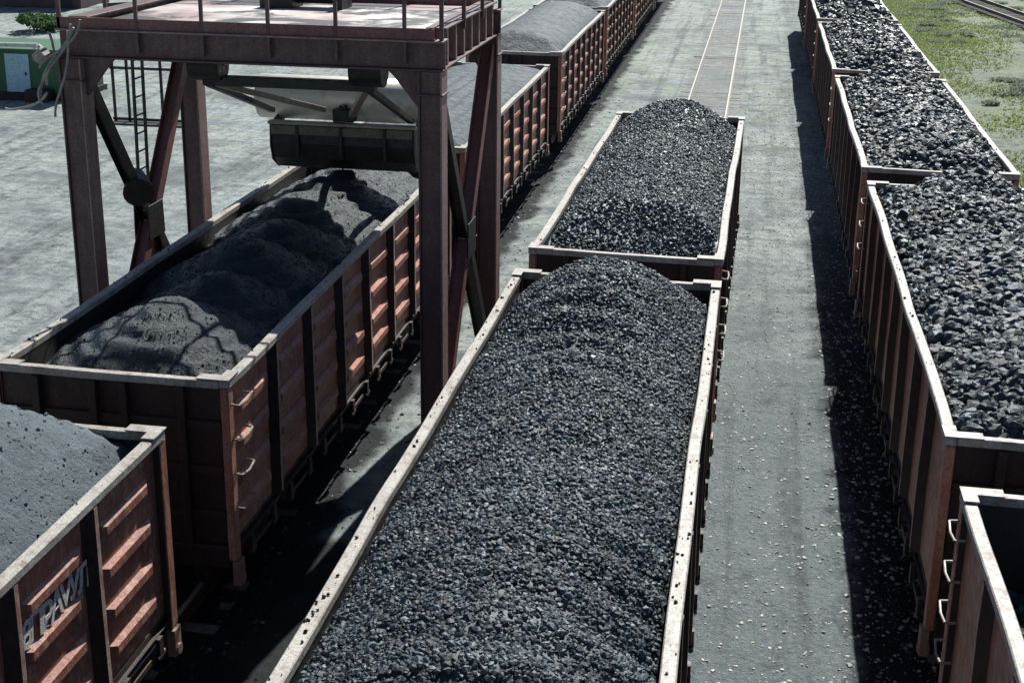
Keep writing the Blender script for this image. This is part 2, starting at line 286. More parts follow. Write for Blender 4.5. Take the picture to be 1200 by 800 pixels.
# ------------------------------------------------------------------ mesh helpers
def link(name, me, m, parent=None):
    o = bpy.data.objects.new(name, me); COL.objects.link(o)
    if m is not None: me.materials.append(m)
    if parent is not None: o.parent = parent
    return o
def np_mesh(name, V, F, smooth=False):
    """V (n,3), F (m,k) arrays -> mesh"""
    me = bpy.data.meshes.new(name); V = np.asarray(V, np.float32); F = np.asarray(F, np.int32); k = F.shape[1]
    me.vertices.add(len(V)); me.vertices.foreach_set('co', V.ravel())
    me.loops.add(F.size); me.loops.foreach_set('vertex_index', F.ravel())
    me.polygons.add(len(F)); me.polygons.foreach_set('loop_start', np.arange(0, F.size, k, dtype=np.int32))
    me.polygons.foreach_set('loop_total', np.full(len(F), k, np.int32))
    me.polygons.foreach_set('use_smooth', np.full(len(F), smooth, bool))
    me.update(calc_edges=True); me.validate(); return me
class MB:
    """collects boxes, bars and tubes; build() links them as ONE mesh"""
    def __init__(s): s.bm = bmesh.new()
    def box(s, x0, x1, y0, y1, z0, z1, M4=None, seg=0):
        v = [Vector((x, y, z)) for z in (z0, z1) for x, y in ((x0, y0), (x1, y0), (x1, y1), (x0, y1))]
        if M4: v = [M4 @ p for p in v]
        b = [s.bm.verts.new(p) for p in v]
        for f in ((3, 2, 1, 0), (4, 5, 6, 7), (0, 1, 5, 4), (1, 2, 6, 5), (2, 3, 7, 6), (3, 0, 4, 7)): s.bm.faces.new([b[i] for i in f])
        return s
    def bar(s, a, b, w, h, up=(0, 0, 1)):
        a, b = Vector(a), Vector(b); d = b - a; l = d.length; d.normalize()
        u = Vector(up); r = d.cross(u)
        if r.length < 1e-4: r = d.cross(Vector((1, 0, 0)))
        r.normalize(); u = r.cross(d)
        m = Matrix(((r.x, d.x, u.x, a.x), (r.y, d.y, u.y, a.y), (r.z, d.z, u.z, a.z), (0, 0, 0, 1)))
        return s.box(-w / 2, w / 2, 0, l, -h / 2, h / 2, m)
    def ibeam(s, a, b, w, h, tf=0.03, tw=0.03, up=(0, 0, 1)):
        a, b = Vector(a), Vector(b); u = Vector(up); d = (b - a).normalized(); u = (u - d * u.dot(d)).normalized()
        s.bar(a, b, tw, h - 2 * tf, u); s.bar(a + u * (h / 2 - tf / 2), b + u * (h / 2 - tf / 2), w, tf, u)
        return s.bar(a - u * (h / 2 - tf / 2), b - u * (h / 2 - tf / 2), w, tf, u)
    def cyl(s, a, b, r, n=12, r2=None):
        a, b = Vector(a), Vector(b); d = (b - a).normalized(); r2 = r if r2 is None else r2
        e = d.cross(Vector((0, 0, 1)))
        if e.length < 1e-3: e = d.cross(Vector((1, 0, 0)))
        e.normalize(); f = d.cross(e)
        A = []; B = []
        for i in range(n):
            t = 2 * math.pi * i / n; o = e * math.cos(t) + f * math.sin(t)
            A.append(s.bm.verts.new(a + o * r)); B.append(s.bm.verts.new(b + o * r2))
        for i in range(n): s.bm.faces.new((A[i], A[(i + 1) % n], B[(i + 1) % n], B[i]))
        s.bm.faces.new(A); s.bm.faces.new(B[::-1]); return s
    def tube(s, pts, r, n=6):
        for a, b in zip(pts[:-1], pts[1:]): s.cyl(a, b, r, n)
        return s
    def poly(s, pts, off):
        """prism: polygon extruded by off"""
        o = Vector(off); A = [s.bm.verts.new(Vector(p)) for p in pts]; B = [s.bm.verts.new(Vector(p) + o) for p in pts]; n = len(A)
        s.bm.faces.new(A[::-1]); s.bm.faces.new(B)
        for i in range(n): s.bm.faces.new((A[i], A[(i + 1) % n], B[(i + 1) % n], B[i]))
        return s
    def warp(s, fn):
        for v in s.bm.verts: v.co = fn(v.co)
        return s
    def cut(s, axis, n, lo, hi):
        for i in range(1, n):
            p = [0, 0, 0]; p[axis] = lo + (hi - lo) * i / n; no = [0, 0, 0]; no[axis] = 1
            bmesh.ops.bisect_plane(s.bm, geom=s.bm.verts[:] + s.bm.edges[:] + s.bm.faces[:], plane_co=p, plane_no=no)
        return s
    def build(s, name, m, parent=None, bevel=0.0, smooth=False):
        bmesh.ops.recalc_face_normals(s.bm, faces=s.bm.faces)
        if bevel: bmesh.ops.bevel(s.bm, geom=[e for e in s.bm.edges if e.is_manifold and e.calc_face_angle(0) > 0.6], offset=bevel, segments=1, affect='EDGES', profile=0.5)
        me = bpy.data.meshes.new(name); s.bm.to_mesh(me); s.bm.free()
        if smooth:
            for p in me.polygons: p.use_smooth = True
        return link(name, me, m, parent)
def tag(o, label=None, cat=None, group=None, kind=None):
    for k, v in (('label', label), ('category', cat), ('group', group), ('kind', kind)):
        if v: o[k] = v
    return o
def empty(name, loc=(0, 0, 0), rz=0.0):
    o = bpy.data.objects.new(name, None); COL.objects.link(o); o.location = loc; o.rotation_euler = (0, 0, rz); o.empty_display_size = 0.3; return o
CH = {}
def copy_tree(o, parent=None):
    c = o.copy(); COL.objects.link(c)
    if parent is not None: c.parent = parent
    for ch in list(o.children): copy_tree(ch, c)
    return c
# many small pieces as one mesh
PH = (1 + 5 ** .5) / 2
ICO = np.array([(-1, PH, 0), (1, PH, 0), (-1, -PH, 0), (1, -PH, 0), (0, -1, PH), (0, 1, PH), (0, -1, -PH), (0, 1, -PH), (PH, 0, -1), (PH, 0, 1), (-PH, 0, -1), (-PH, 0, 1)]) / (1 + PH * PH) ** .5
ICF = np.array([(0, 11, 5), (0, 5, 1), (0, 1, 7), (0, 7, 10), (0, 10, 11), (1, 5, 9), (5, 11, 4), (11, 10, 2), (10, 7, 6), (7, 1, 8), (3, 9, 4), (3, 4, 2), (3, 2, 6), (3, 6, 8), (3, 8, 9), (4, 9, 5), (2, 4, 11), (6, 2, 10), (8, 6, 7), (9, 8, 1)])
BOXV = np.array([(x, y, z) for z in (-1, 1) for x, y in ((-1, -1), (1, -1), (1, 1), (-1, 1))]) / 1.5
BOXF = np.array([(3, 2, 1), (3, 1, 0), (4, 5, 6), (4, 6, 7), (0, 1, 5), (0, 5, 4), (1, 2, 6), (1, 6, 5), (2, 3, 7), (2, 7, 6), (3, 0, 4), (3, 4, 7)])
def rotmats(n):
    u = rng.random((n, 3)); a, b, c = u[:, 0], u[:, 1] * 2 * np.pi, u[:, 2] * 2 * np.pi
    qx, qy, qz, qw = np.sqrt(1 - a) * np.sin(b), np.sqrt(1 - a) * np.cos(b), np.sqrt(a) * np.sin(c), np.sqrt(a) * np.cos(c)
    return np.stack([1 - 2 * (qy * qy + qz * qz), 2 * (qx * qy - qz * qw), 2 * (qx * qz + qy * qw), 2 * (qx * qy + qz * qw), 1 - 2 * (qx * qx + qz * qz), 2 * (qy * qz - qx * qw), 2 * (qx * qz - qy * qw), 2 * (qy * qz + qx * qw), 1 - 2 * (qx * qx + qy * qy)], 1).reshape(n, 3, 3)
def _subdiv(v, f):
    v = [tuple(p) for p in v]; mid = {}; out = []
    def m(a, b):
        k = (min(a, b), max(a, b))
        if k not in mid:
            p = (np.array(v[a]) + np.array(v[b])) / 2; mid[k] = len(v); v.append(tuple(p / np.linalg.norm(p) * (0.93 + 0.07)))
        return mid[k]
    for a, b, c in f:
        x, y, z = m(a, b), m(b, c), m(c, a); out += [(a, x, z), (b, y, x), (c, z, y), (x, y, z)]
    return np.array(v), np.array(out)
IC2, IF2 = _subdiv(ICO, ICF)
def lumps(pos, size, jit=0.17, blocky=0.5, fine_above=9.0):
    """irregular angular lumps: pos (n,3), size (n,) radius"""
    n = len(pos); out_v = []; out_f = []; base = 0
    isb = rng.random(n) < blocky
    big = size > fine_above; isb &= ~big
    for sel, BV, BF in ((~isb & ~big, ICO, ICF), (isb, BOXV, BOXF), (big, IC2, IF2)):
        p = pos[sel]; k = len(p)
        if not k: continue
        v = BV[None] * (1 + rng.uniform(-jit, jit, (k, len(BV), 1))) + rng.uniform(-jit, jit, (k, len(BV), 3)) * 0.5
        v = v * rng.uniform(0.6, 1.25, (k, 1, 3)) * size[sel][:, None, None]
        v = np.einsum('nij,nvj->nvi', rotmats(k), v) + p[:, None, :]
        out_v.append(v.reshape(-1, 3)); out_f.append((BF[None] + (np.arange(k) * len(BV))[:, None, None]).reshape(-1, 3) + base); base += k * len(BV)
    return np.concatenate(out_v), np.concatenate(out_f)

# ------------------------------------------------------------------ ground
def ground_h(x, y):
    h = 0.05 * fbm(x * 0.35, y * 0.35, 4, 3) + 0.035 * fbm(x * 1.7, y * 1.7, 3, 9)
    trk = np.minimum(np.minimum(abs(x - 3.9), abs(x + 7.6)), abs(x + 1.87))
    flat = np.clip((trk - 0.9) / 1.0, 0, 1)
    h = h * (0.25 + 0.75 * flat) - 0.02
    yard = np.clip((-12 - x) / 6, 0, 1)
    h = h + yard * (0.16 * fbm(x * 0.22, y * 0.22, 3, 21) + 0.05 * fbm(x * 0.8, y * 0.9, 3, 25))
    h = h + yard * (0.07 * np.abs(fbm(x * 1.1, y * 1.1, 3, 27)) + 0.06 * fbm(x * 2.3, y * 2.3, 2, 29))
    bank = np.clip((x - 7.0) / 4, 0, 1) * np.clip((300 - abs(y)) / 200, 0, 1)
    h = h + bank * (0.35 * fbm(x * 0.16, y * 0.16, 4, 31) + 0.12 + 0.1 * fbm(x * .7, y * .7, 3, 35))
    return h
ax = np.concatenate([[-2500, -900, -350, -150, -90, -65], np.arange(-50, -28, 0.5), np.arange(-28, -11.8, 0.22), np.arange(-11.7, 9.1, 0.16), np.arange(9.3, 26, 0.4), [30, 40, 60, 100, 200, 500, 2500]])
ay = np.concatenate([[-2500, -600, -150, -40, -15, -5, 0, 5], np.arange(8, 46, 0.2), np.arange(46, 110, 0.5), [115, 125, 140, 170, 230, 400, 900, 3000]])
GX, GY = np.meshgrid(ax, ay)
GZ = ground_h(GX, GY)
idx = np.arange(GX.size).reshape(GX.shape)
gf = np.stack([idx[:-1, :-1], idx[:-1, 1:], idx[1:, 1:], idx[1:, :-1]], -1).reshape(-1, 4)
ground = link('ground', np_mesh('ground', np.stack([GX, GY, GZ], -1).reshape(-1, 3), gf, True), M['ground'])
tag(ground, 'pale grey dusty yard ground darkened by spilt coal and painted shade along the tracks', 'ground', kind='structure')

# ------------------------------------------------------------------ tracks
def track(x0, y0, x1, y1, name_label, z=0.0, sleeper_from=None):
    t = empty('railway_track', (x0, y0, z), -math.atan2(x1 - x0, y1 - y0)); ln = math.hypot(x1 - x0, y1 - y0)
    tag(t, name_label, 'railway track', kind='structure')
    for s in (-1, 1):
        mb = MB(); X = s * 0.795
        mb.box(X - 0.036, X + 0.036, 0, ln, 0.12, 0.165).box(X - 0.011, X + 0.011, 0, ln, 0.018, 0.12).box(X - 0.07, X + 0.07, 0, ln, 0.0, 0.018)
        mb.build('rail', M['rail'], t, bevel=0.004)
    mb = MB(); y = 0.3
    while y < ln - 0.2:
        a = random.uniform(-0.02, 0.02); r = Matrix.Translation((random.uniform(-.03, .03), y, 0)) @ Matrix.Rotation(a, 4, 'Z')
        mb.box(-1.3, 1.3, -0.115, 0.115, -0.16, -0.020 + random.uniform(-0.02, 0.008), r); y += 0.56
    sl = mb.build('sleeper', M['sleeper'], t, bevel=0.01); sl['kind'] = 'stuff'
    return t
track(-1.86, -8, -1.62, 150, 'straight railway track under the middle cut of two coal wagons', 0.0)
track(3.9, -8, 3.9, 150, 'railway track under the right hand line of coal wagons', 0.0)
track(-7.62, -8, -8.2, 150, 'railway track passing below the maroon gantry', 0.0)
track(17.4, 81.2, 13.6, 108, 'distant railway track crossing the top right corner', 0.25)

# ------------------------------------------------------------------ gondola wagon
HL, HW, RIM, FLO = 6.375, 1.57, 3.5, 1.28
PITCH = (2 * HL - 0.36) / 8
RIBS = [-HL + 0.18 + PITCH * i for i in range(1, 8)]
def dent(seed, amp):
    def f(c):
        k = 0.45 * amp * min(1.0, max(0.0, (c.z - 1.4) / 1.2))
        dx = float(fbm(np.array([c.y * 0.55 + seed]), np.array([c.z * 0.6 + seed]), 2, seed)[0])
        dz = float(vn(np.array([c.y * 0.45 + 7.3]), np.array([seed + 0.5]), seed + 5)) if c.z > 3.2 else 0.0
        return Vector((c.x + dx * k * 1.6, c.y, c.z + dz * amp * 0.25))
    return f
def bead(mb, s, y0, y1, zc, h=0.19, d=0.055):
    """pressed bead on the outside of a wall, tapered ends"""
    x = s * (HW - 0.101); xo = s * (HW - 0.10 + d)
    P = [(x, y0, zc - h / 2), (x, y1, zc - h / 2), (x, y1, zc + h / 2), (x, y0, zc + h / 2)]
    Q = [(xo, y0 + 0.10, zc - h / 4), (xo, y1 - 0.10, zc - h / 4), (xo, y1 - 0.10, zc + h / 4), (xo, y0 + 0.10, zc + h / 4)]
    a = [mb.bm.verts.new(p) for p in P]; b = [mb.bm.verts.new(p) for p in Q]
    mb.bm.faces.new(b)
    for i in range(4): mb.bm.faces.new((a[i], a[(i + 1) % 4], b[(i + 1) % 4], b[i]))
def make_wagon(beads=True):
    root = empty('coal_wagon')
    for s in (-1, 1):
        sd_ = 11 if s > 0 else 23
        mb = MB(); mb.box(min(s * (HW - .13), s * (HW - .10)), max(s * (HW - .13), s * (HW - .10)), -HL + .05, HL - .05, FLO, RIM - 0.10)
        mb.cut(1, 50, -HL, HL).cut(2, 5, FLO, RIM)
        edges = [-HL + 0.18] + RIBS + [HL - 0.18]
        for i in range(8):
            a, b = edges[i] + 0.17, edges[i + 1] - 0.17
            for z in ((2.98, 2.50, 2.02, 1.58) if beads else ()): bead(mb, s, a + random.uniform(0, .05), b - random.uniform(0, .05), z)
        wl = mb.warp(dent(sd_, 0.05)).build('side_wall', M['wall'], root)
        for y in RIBS:
            mb = MB(); x = s * (HW - 0.099)
            mb.poly([(x, y - .15, FLO - .04), (x + s * .105, y - .035, FLO - .04), (x + s * .105, y + .035, FLO - .04), (x, y + .10, FLO - .04)], (0, 0, RIM - .105 - FLO + .04))
            mb.cut(2, 4, FLO, RIM).warp(dent(sd_, 0.05)).build('rib', M['side_rib'], wl)
        mb = MB(); mb.box(min(s * (HW - .135), s * (HW + .0)), max(s * (HW - .135), s * HW), -HL + .02, HL - .02, RIM - 0.10, RIM)
        mb.cut(1, 60, -HL, HL).warp(dent(sd_, 0.055)).build('top_rail', M['rim'], root, bevel=0.012)
        mb = MB(); x = s * (HW - .09)
        mb.box(min(x, x - s * .06), max(x, x - s * .06), -HL + .1, HL - .1, FLO - 0.22, FLO - 0.002); mb.box(min(x, x + s * .05), max(x, x + s * .05), -HL + .1, HL - .1, FLO - .10, FLO - .085)
        mb.build('side_sill', M['endw'], root, bevel=0.006)
        for i in range(8):
            y = (edges[i] + edges[i + 1]) / 2; x = s * (HW - .03); mb = MB()
            for q_ in (-0.42, 0.42):
                mb.box(min(x, x + s * .05), max(x, x + s * .05), y + q_ - .05, y + q_ + .05, FLO - .34, FLO - .08)
                mb.cyl((x + s * .02, y + q_ - .10, FLO - .30), (x + s * .02, y + q_ + .10, FLO - .30), 0.035, 8)
            mb.box(min(x, x + s * .02), max(x, x + s * .02), y - .36, y + .36, FLO - .30, FLO - .24)
            mb.build('hatch_latch', M['endw'], root)
        for e in (-1, 1):
            mb = MB(); x0, x1 = sorted((s * (HW - .12), s * (HW - .012))); y0, y1 = sorted((e * (HL - .16), e * (HL - .0)))
            mb.box(x0, x1, y0, y1, FLO - .20, RIM - .103)
            mb.build('corner_post', M['wall'], root, bevel=0.012)
            mb = MB(); x, y = s * (HW + .006), e * (HL + .006)
            pts = [(x, y), (x, y - e * .34), (x - s * .15, y - e * .34), (x - s * .15, y - e * .17), (x - s * .42, y - e * .17), (x - s * .42, y)]
            mb.poly([(p[0], p[1], RIM + 0.012) for p in pts], (0, 0, 0.014)).build('corner_gusset', M['rim'], root)
            mb = MB(); x, y = s * (HW - .03), e * (HL - .10)
            mb.box(x - .05, x + .05, y - .09, y + .09, FLO - .55, FLO - .21).cyl((x - .06, y, FLO - .48), (x + .07, y, FLO - .48), .07, 10)
            mb.build('lifting_bracket', M['rib'], root, bevel=0.006)
    for e in (-1, 1):
        y0, y1 = sorted((e * (HL - .10), e * (HL - .07)))
        mb = MB(); mb.box(-HW + .132, HW - .132, y0, y1, FLO, RIM - .10)
        for z in (1.7, 2.3, 2.9):
            a, b = sorted((e * (HL - .07), e * (HL - .02)))
            mb.box(-HW + .14, HW - .14, a, b, z - .06, z + .06)
        mb.cut(0, 8, -HW, HW)
        ew = mb.build('end_wall', M['endw'], root)
        for x in (-0.95, -0.2, 0.2, 0.95):
            a, b = sorted((e * (HL - .068), e * (HL + .035)))
            MB().box(x - .05, x + .05, a, b, FLO - .1, RIM - .104).build('rib', M['endw'], ew, bevel=.008)
        a, b = sorted((e * (HL - .12), e * HL))
        mb = MB(); mb.box(-HW + .137, HW - .137, a, b, RIM - .10, RIM - .002).cut(0, 14, -HW, HW)
        mb.warp(lambda c: Vector((c.x, c.y + 0.03 * float(vn(np.array([c.x * 1.1 + 4 * e]), np.array([1.5]), 3)[0]), c.z + 0.04 * float(vn(np.array([c.x * 0.9 + 9 * e]), np.array([.5]), 8)[0]))))
        mb.build('top_rail', M['rim'], root, bevel=0.01)
        mb = MB(); a, b = sorted((e * (HL - .2), e * (HL + .02)))
        mb.box(-1.45, 1.45, a, b, 0.98, FLO - .002)
        mb.build('buffer_beam', M['endw'], root, bevel=.01)
        mb = MB(); a, b = sorted((e * (HL - .3), e * (HL + .42)))
        mb.box(-.11, .11, a, b, .93, 1.16); a, b = sorted((e * (HL + .36), e * (HL + .58)))
        mb.poly([(-.2, a, .92), (.16, a, .92), (.22, b, .92), (-.05, b, .92), (-.08, (a + b) / 2, .92), (-.22, (a + b) / 2, .92)], (0, 0, .28))
        mb.build('coupler', M['under'], root, bevel=.01)
        bx = empty('bogie'); bx.parent = root; bx.location = (0, e * 4.33, 0)
        for s in (-1, 1):
            mb = MB(); x = s * 1.0
            mb.poly([(x - .07, -1.15, .50), (x - .07, -.75, .72), (x - .07, -.35, .85), (x - .07, .35, .85), (x - .07, .75, .72), (x - .07, 1.15, .50), (x - .07, 1.15, .78), (x - .07, .5, .98), (x - .07, -.5, .98), (x - .07, -1.15, .78)], (.14, 0, 0))
            mb.poly([(x - .06, -.8, .55), (x - .06, -.3, .32), (x - .06, .3, .32), (x - .06, .8, .55), (x - .06, .8, .67), (x - .06, .28, .45), (x - .06, -.28, .45), (x - .06, -.8, .67)], (.12, 0, 0))
            for k in (-.16, 0, .16): mb.cyl((x, k, .45), (x, k, .82), .07, 10)
            for k in (-.925, .925): mb.cyl((x - .1, k, .60), (x + s * .14, k, .60), .14, 12)
            mb.build('side_frame', M['under'], bx)
        for k in (-.925, .925):
            mb = MB(); mb.cyl((-1.0, k, .63), (1.0, k, .63), .075, 12)
            for s in (-1, 1):
                mb.cyl((s * .73, k, .63), (s * .86, k, .63), .46, 32); mb.cyl((s * .70, k, .63), (s * .73, k, .63), .485, 32)
            mb.build('wheel_set', M['wheel'], bx)
        MB().box(-1.05, 1.05, -.2, .2, .62, .9).build('bolster', M['under'], bx, bevel=.01)
    mb = MB(); mb.box(-HW + .13, HW - .13, -HL + .12, HL - .12, FLO - .05, FLO + .01).build('floor', M['endw'], root)
    mb = MB(); mb.box(-.22, .22, -HL + .2, HL - .2, .92, FLO - .06)
    for y in RIBS: mb.box(-HW + .13, HW - .13, y - .06, y + .06, FLO - .26, FLO - .055)
    mb.cyl((.7, -1.2, .85), (.7, .2, .85), .2, 14).cyl((-.6, .4, .85), (-.6, 1.0, .85), .18, 14)
    mb.build('underframe', M['under'], root)
    # grab irons: near end of the right side, far end of the left side
    for s, e in ((1, -1), (-1, 1)):
        for z in (3.18, 2.72, 2.26, 1.80):
            x = s * (HW - .02); y = e * (HL - .30); mb = MB()
            sag = random.uniform(-.02, .02)
            mb.tube([(x, y + .22, z), (x + s * .10, y + .22, z - .01), (x + s * .115, y, z - .03 + sag), (x + s * .10, y - .22, z - .01), (x, y - .22, z)], .014, 6)
            mb.build('grab_iron', M['iron'], root)
    return root
proto_beaded = make_wagon(True); proto_plain = make_wagon(False); fresh = {id(proto_beaded), id(proto_plain)}
WG = {'L': 'coal wagons standing under and beyond the gantry', 'M': 'coal wagons on the middle track', 'R': 'coal wagons in the right hand line'}
wagons = [  # key, x, y, angle, z scale, label, group
    ('A', -1.858, 13.54, -0.0006, 1.0, 'rusty coal wagon nearest on the middle track, pale rim, heaped with small coal', 'M'),
    ('B', -1.790, 27.48, -0.011, 1.0, 'rusty coal wagon at the far end of the middle track, empty rails beyond it', 'M'),
    ('R0', 3.901, 6.914, 0.0004, 1.0, 'rusty coal wagon cut off in the bottom right corner, its far end low on coal', 'R'),
    ('R1', 3.908, 20.957, 0.0, 1.0, 'nearest fully visible wagon of the right line, piled above its rim with big lumps', 'R'),
    ('R2', 3.900, 34.968, -0.002, 1.0, 'second heaped lump coal wagon of the right line, beside the green grass', 'R'),
    ('R3', 3.900, 48.95, 0.0, 1.0, 'third heaped wagon of the right line, near the top edge of the photo', 'R'),
    ('R4', 3.900, 62.9, 0.0, 1.0, 'fourth wagon of the right line, only a sliver of its side at the top edge', 'R'),
    ('R5', 3.900, 76.85, 0.0, 1.0, 'last wagon of the right line, where the long strip of shade ends', 'R'),
    ('L0', -7.688, 6.702, 0.0049, 1.0, 'rusty wagon in the bottom left corner with white lettering on its side', 'L'),
    ('L1', -7.601, 20.92, 0.0055, 1.0, 'rusty wagon standing directly under the maroon gantry, half filled with dark slack', 'L'),
    ('L2', -7.66, 34.95, 0.0053, 1.0, 'rusty wagon just beyond the gantry, filled level with grooved grey coal', 'L'),
    ('L3', -7.62, 49.6, 0.0042, 1.035, 'taller rusty wagon second beyond the gantry, with pale dotted ribs', 'L'),
    ('L4', -7.70, 63.6, 0.004, 1.035, 'reddish wagon third beyond the gantry, at the top edge of the photo', 'L'),
    ('L5', -7.76, 77.6, 0.004, 1.035, 'dusty wagon fourth beyond the gantry, only its lower side in view', 'L'),
    ('L6', -7.82, 91.6, 0.004, 1.035, 'farthest wagon on the gantry track, at the very top of the photo', 'L'),
]
W = {}
for i, (k, x, y, a, sz, lab, g) in enumerate(wagons):
    p = proto_beaded if g == 'L' else proto_plain
    if id(p) in fresh: o = p; fresh.discard(id(p))
    else: o = copy_tree(p)
    o.location = (x, y, 0); o.rotation_euler = (0, 0, a); o.scale = (1, 1, sz)
    tag(o, lab, 'wagon', WG[g]); W[k] = o
# lettering on the corner wagon's right side
def lettering(body, y, z, size, shear, parent, spacing=1.0):
    cu = bpy.data.curves.new('lettering', 'FONT'); cu.body = body; cu.size = size; cu.shear = shear; cu.extrude = 0.003; cu.offset = 0.008; cu.space_character = spacing
    tmp = bpy.data.objects.new('lettering_tmp', cu); COL.objects.link(tmp)
    dg = bpy.context.evaluated_depsgraph_get(); me = bpy.data.meshes.new_from_object(tmp.evaluated_get(dg))
    bpy.data.objects.remove(tmp); me.materials.clear()
    # text x -> +y, text y -> +z, facing +x
    for v in me.vertices: v.co = Vector((HW - 0.082 + v.co.z, y + v.co.x, z + v.co.y + 0.02 * math.sin(v.co.x * 9)))
    return link('lettering', me, M['letter'], parent)
lettering('8\u041f\u0420\u0410V\u0423\u041b6', RIBS[5] + 0.13, 2.615, 0.37, 0.12, W['L0'], 0.70)

# ------------------------------------------------------------------ coal loads
UW = HW - 0.133; UL = HL - 0.105
def heap_mesh(zf, res, lump_n, smin, smax, blocky=0.5, bury=0.25, fine_above=9.0, pw=2.0):
    nx, ny = int(2 * UW / res) + 1, int(2 * UL / res) + 1
    xs, ys = np.linspace(-UW, UW, nx), np.linspace(-UL, UL, ny); X, Y = np.meshgrid(xs, ys); Z = zf(X, Y)
    V = np.stack([X, Y, Z], -1).reshape(-1, 3); idx = np.arange(nx * ny).reshape(ny, nx)
    F = np.stack([idx[:-1, :-1], idx[:-1, 1:], idx[1:, 1:], idx[1:, :-1]], -1).reshape(-1, 4)
    F = np.concatenate([F[:, [0, 1, 2]], F[:, [0, 2, 3]]])
    # skirt down to the floor, so the load is a solid
    ring = np.concatenate([idx[0, :-1], idx[:-1, -1], idx[-1, :0:-1], idx[:0:-1, 0]])
    low = V[ring].copy(); low[:, 2] = FLO + 0.02; b0 = len(V); V = np.concatenate([V, low]); n = len(ring); a = np.arange(n); c = (a + 1) % n
    F = np.concatenate([F, np.stack([ring[a], b0 + a, b0 + c], 1), np.stack([ring[a], b0 + c, ring[c]], 1), [[b0, b0 + n // 2, b0 + n // 4]]])
    nsm = len(F)
    if lump_n:
        u = rng.uniform(-UW + .05, UW - .05, lump_n); y = rng.uniform(-UL + .05, UL - .05, lump_n)
        s = smin + (smax - smin) * rng.random(lump_n) ** pw
        m = np.minimum(1, (UW - abs(u)) / np.maximum(s, .01)); s = s * np.clip(m, .5, 1)
        z = zf(u, y) + s * rng.uniform(-bury - .35, 0.55 - bury, lump_n)
        lv, lf = lumps(np.stack([u, y, z], 1), s, blocky=blocky, fine_above=fine_above)
        F = np.concatenate([F, lf + len(V)]); V = np.concatenate([V, lv])
    me = np_mesh('coal_load', V, F)
    if not lump_n or smax < 0.03:
        sm = np.zeros(len(me.polygons), bool); sm[:nsm] = True; me.polygons.foreach_set('use_smooth', sm)
    return me
def smin(a, b, k=0.15):
    h = np.clip(0.5 + 0.5 * (b - a) / k, 0, 1); return b + (a - b) * h - k * h * (1 - h)
def smax(a, b, k=0.15): return -smin(-a, -b, k)
def crown(u, edge, top, p=0.85): return edge + (top - edge) * np.clip(1 - (u / UW) ** 2, 0, 1) ** p
def cone(u, y, y0, z0, sl, u0=0.0, half=True):
    dy = np.maximum(0, y - y0) if half else y - y0
    return z0 - sl * (np.sqrt((u - u0) ** 2 * (0.8 if half else 1) + dy ** 2 + 0.15) - 0.38)
def zA(u, y):
    z = crown(u, 3.30, 3.95 + 0.10 * vn(y * .35, y * 0 + 2.5, 4)) + 0.055 * np.sin(y * 10 + 2.2 * fbm(u, y * .6, 2, 6)) * (.5 + vn(y * .7, u * .8, 31)) + 0.09 * fbm(u * .9, y * .9, 3, 44)
    z = z + 0.35 * np.exp(-((y - 4.2) / 1.3) ** 2) * np.clip(1 - (u / 1.3) ** 2, 0, 1)
    return smin(z, cone(u, y, 4.4, 4.46, 0.8), 0.1)
def zB(u, y):
    z = crown(u, 3.34, 3.85, .8) + 0.09 * fbm(u * .8, y * .7, 3, 61) + 0.30 * np.exp(-((y - 4.6) / 1.2) ** 2) * np.clip(1 - (u / 1.3) ** 2, 0, 1)
    z = smin(z, cone(u, y, 4.6, 4.30, 0.8), 0.1)
    near = 2.95 + 0.85 * np.clip((y + 5.2) / 1.5, -.1, 1) + 0.16 * np.abs(u) ** 1.5
    return smin(z, np.where(y < -3, near, 9), 0.1)
def zR(seed, dz=0.0):
    def f(u, y):
        z = crown(u, 3.30, 3.72 + dz, .6) + 0.16 * fbm(u * .8, y * .6, 3, seed)
        z = z + 0.30 * np.exp(-((y - 5.1) / 1.0) ** 2) * np.clip(1 - ((u - .25) / .95) ** 2, 0, 1)
        z = smin(z, 2.95 + 0.7 * (UL - y) + .35 * np.exp(-((u - .3) / .9) ** 2), 0.15)
        return smin(z, 3.28 + 0.5 * (UL + y), 0.1)
    return f
def zR0(u, y): return 3.0 + 0.3 * np.clip((2.2 - y) / 3, -1, 1.6) + 0.25 * fbm(u * .9, y * .9, 3, 5) + 0.25 * u
def zL1(u, y):
    z = 2.85 + 0.10 * fbm(u, y, 3, 2) + 0.22 * np.clip(u, -1, 2)
    for i, (y0, z0, u0) in enumerate([(-4.6, 3.92, .05), (-3.0, 3.82, 0.1), (-1.6, 3.95, .02), (-0.1, 3.88, .1), (1.3, 4.0, 0), (2.7, 3.98, .05), (4.1, 3.92, 0), (5.2, 3.8, 0)]):
        d = np.sqrt((u - u0) ** 2 * 1.0 + ((y - y0) * 0.95) ** 2 + .05)
        z = smax(z, z0 + .08 - 0.55 * d + 0.022 * np.sin(d * 22 + 3 * fbm(u, y, 2, i)), .06)
    z = smin(z, 3.95 - 0.9 * np.clip(np.abs(y) - 5.0, 0, 2), .1)
    return z + 0.05 * fbm(u * 1.6, y * 1.6, 4, 12) + 0.012 * fbm(u * 5, y * 5, 4, 13) + 0.008 * fbm(u * 16, y * 16, 2, 3)
def zL0(u, y):
    z = crown(u + .1, 3.05, 4.05, .9)
    c = cone(u, y, 5.0, 4.28, 0.62, -.5, True)
    return smin(z, c, .08) + 0.04 * fbm(u * 1.5, y * 1.5, 4, 72) + 0.012 * np.sin((u * 2.2 + y) * 14) + .02 * fbm(u * 5, y * 5, 3, 73)
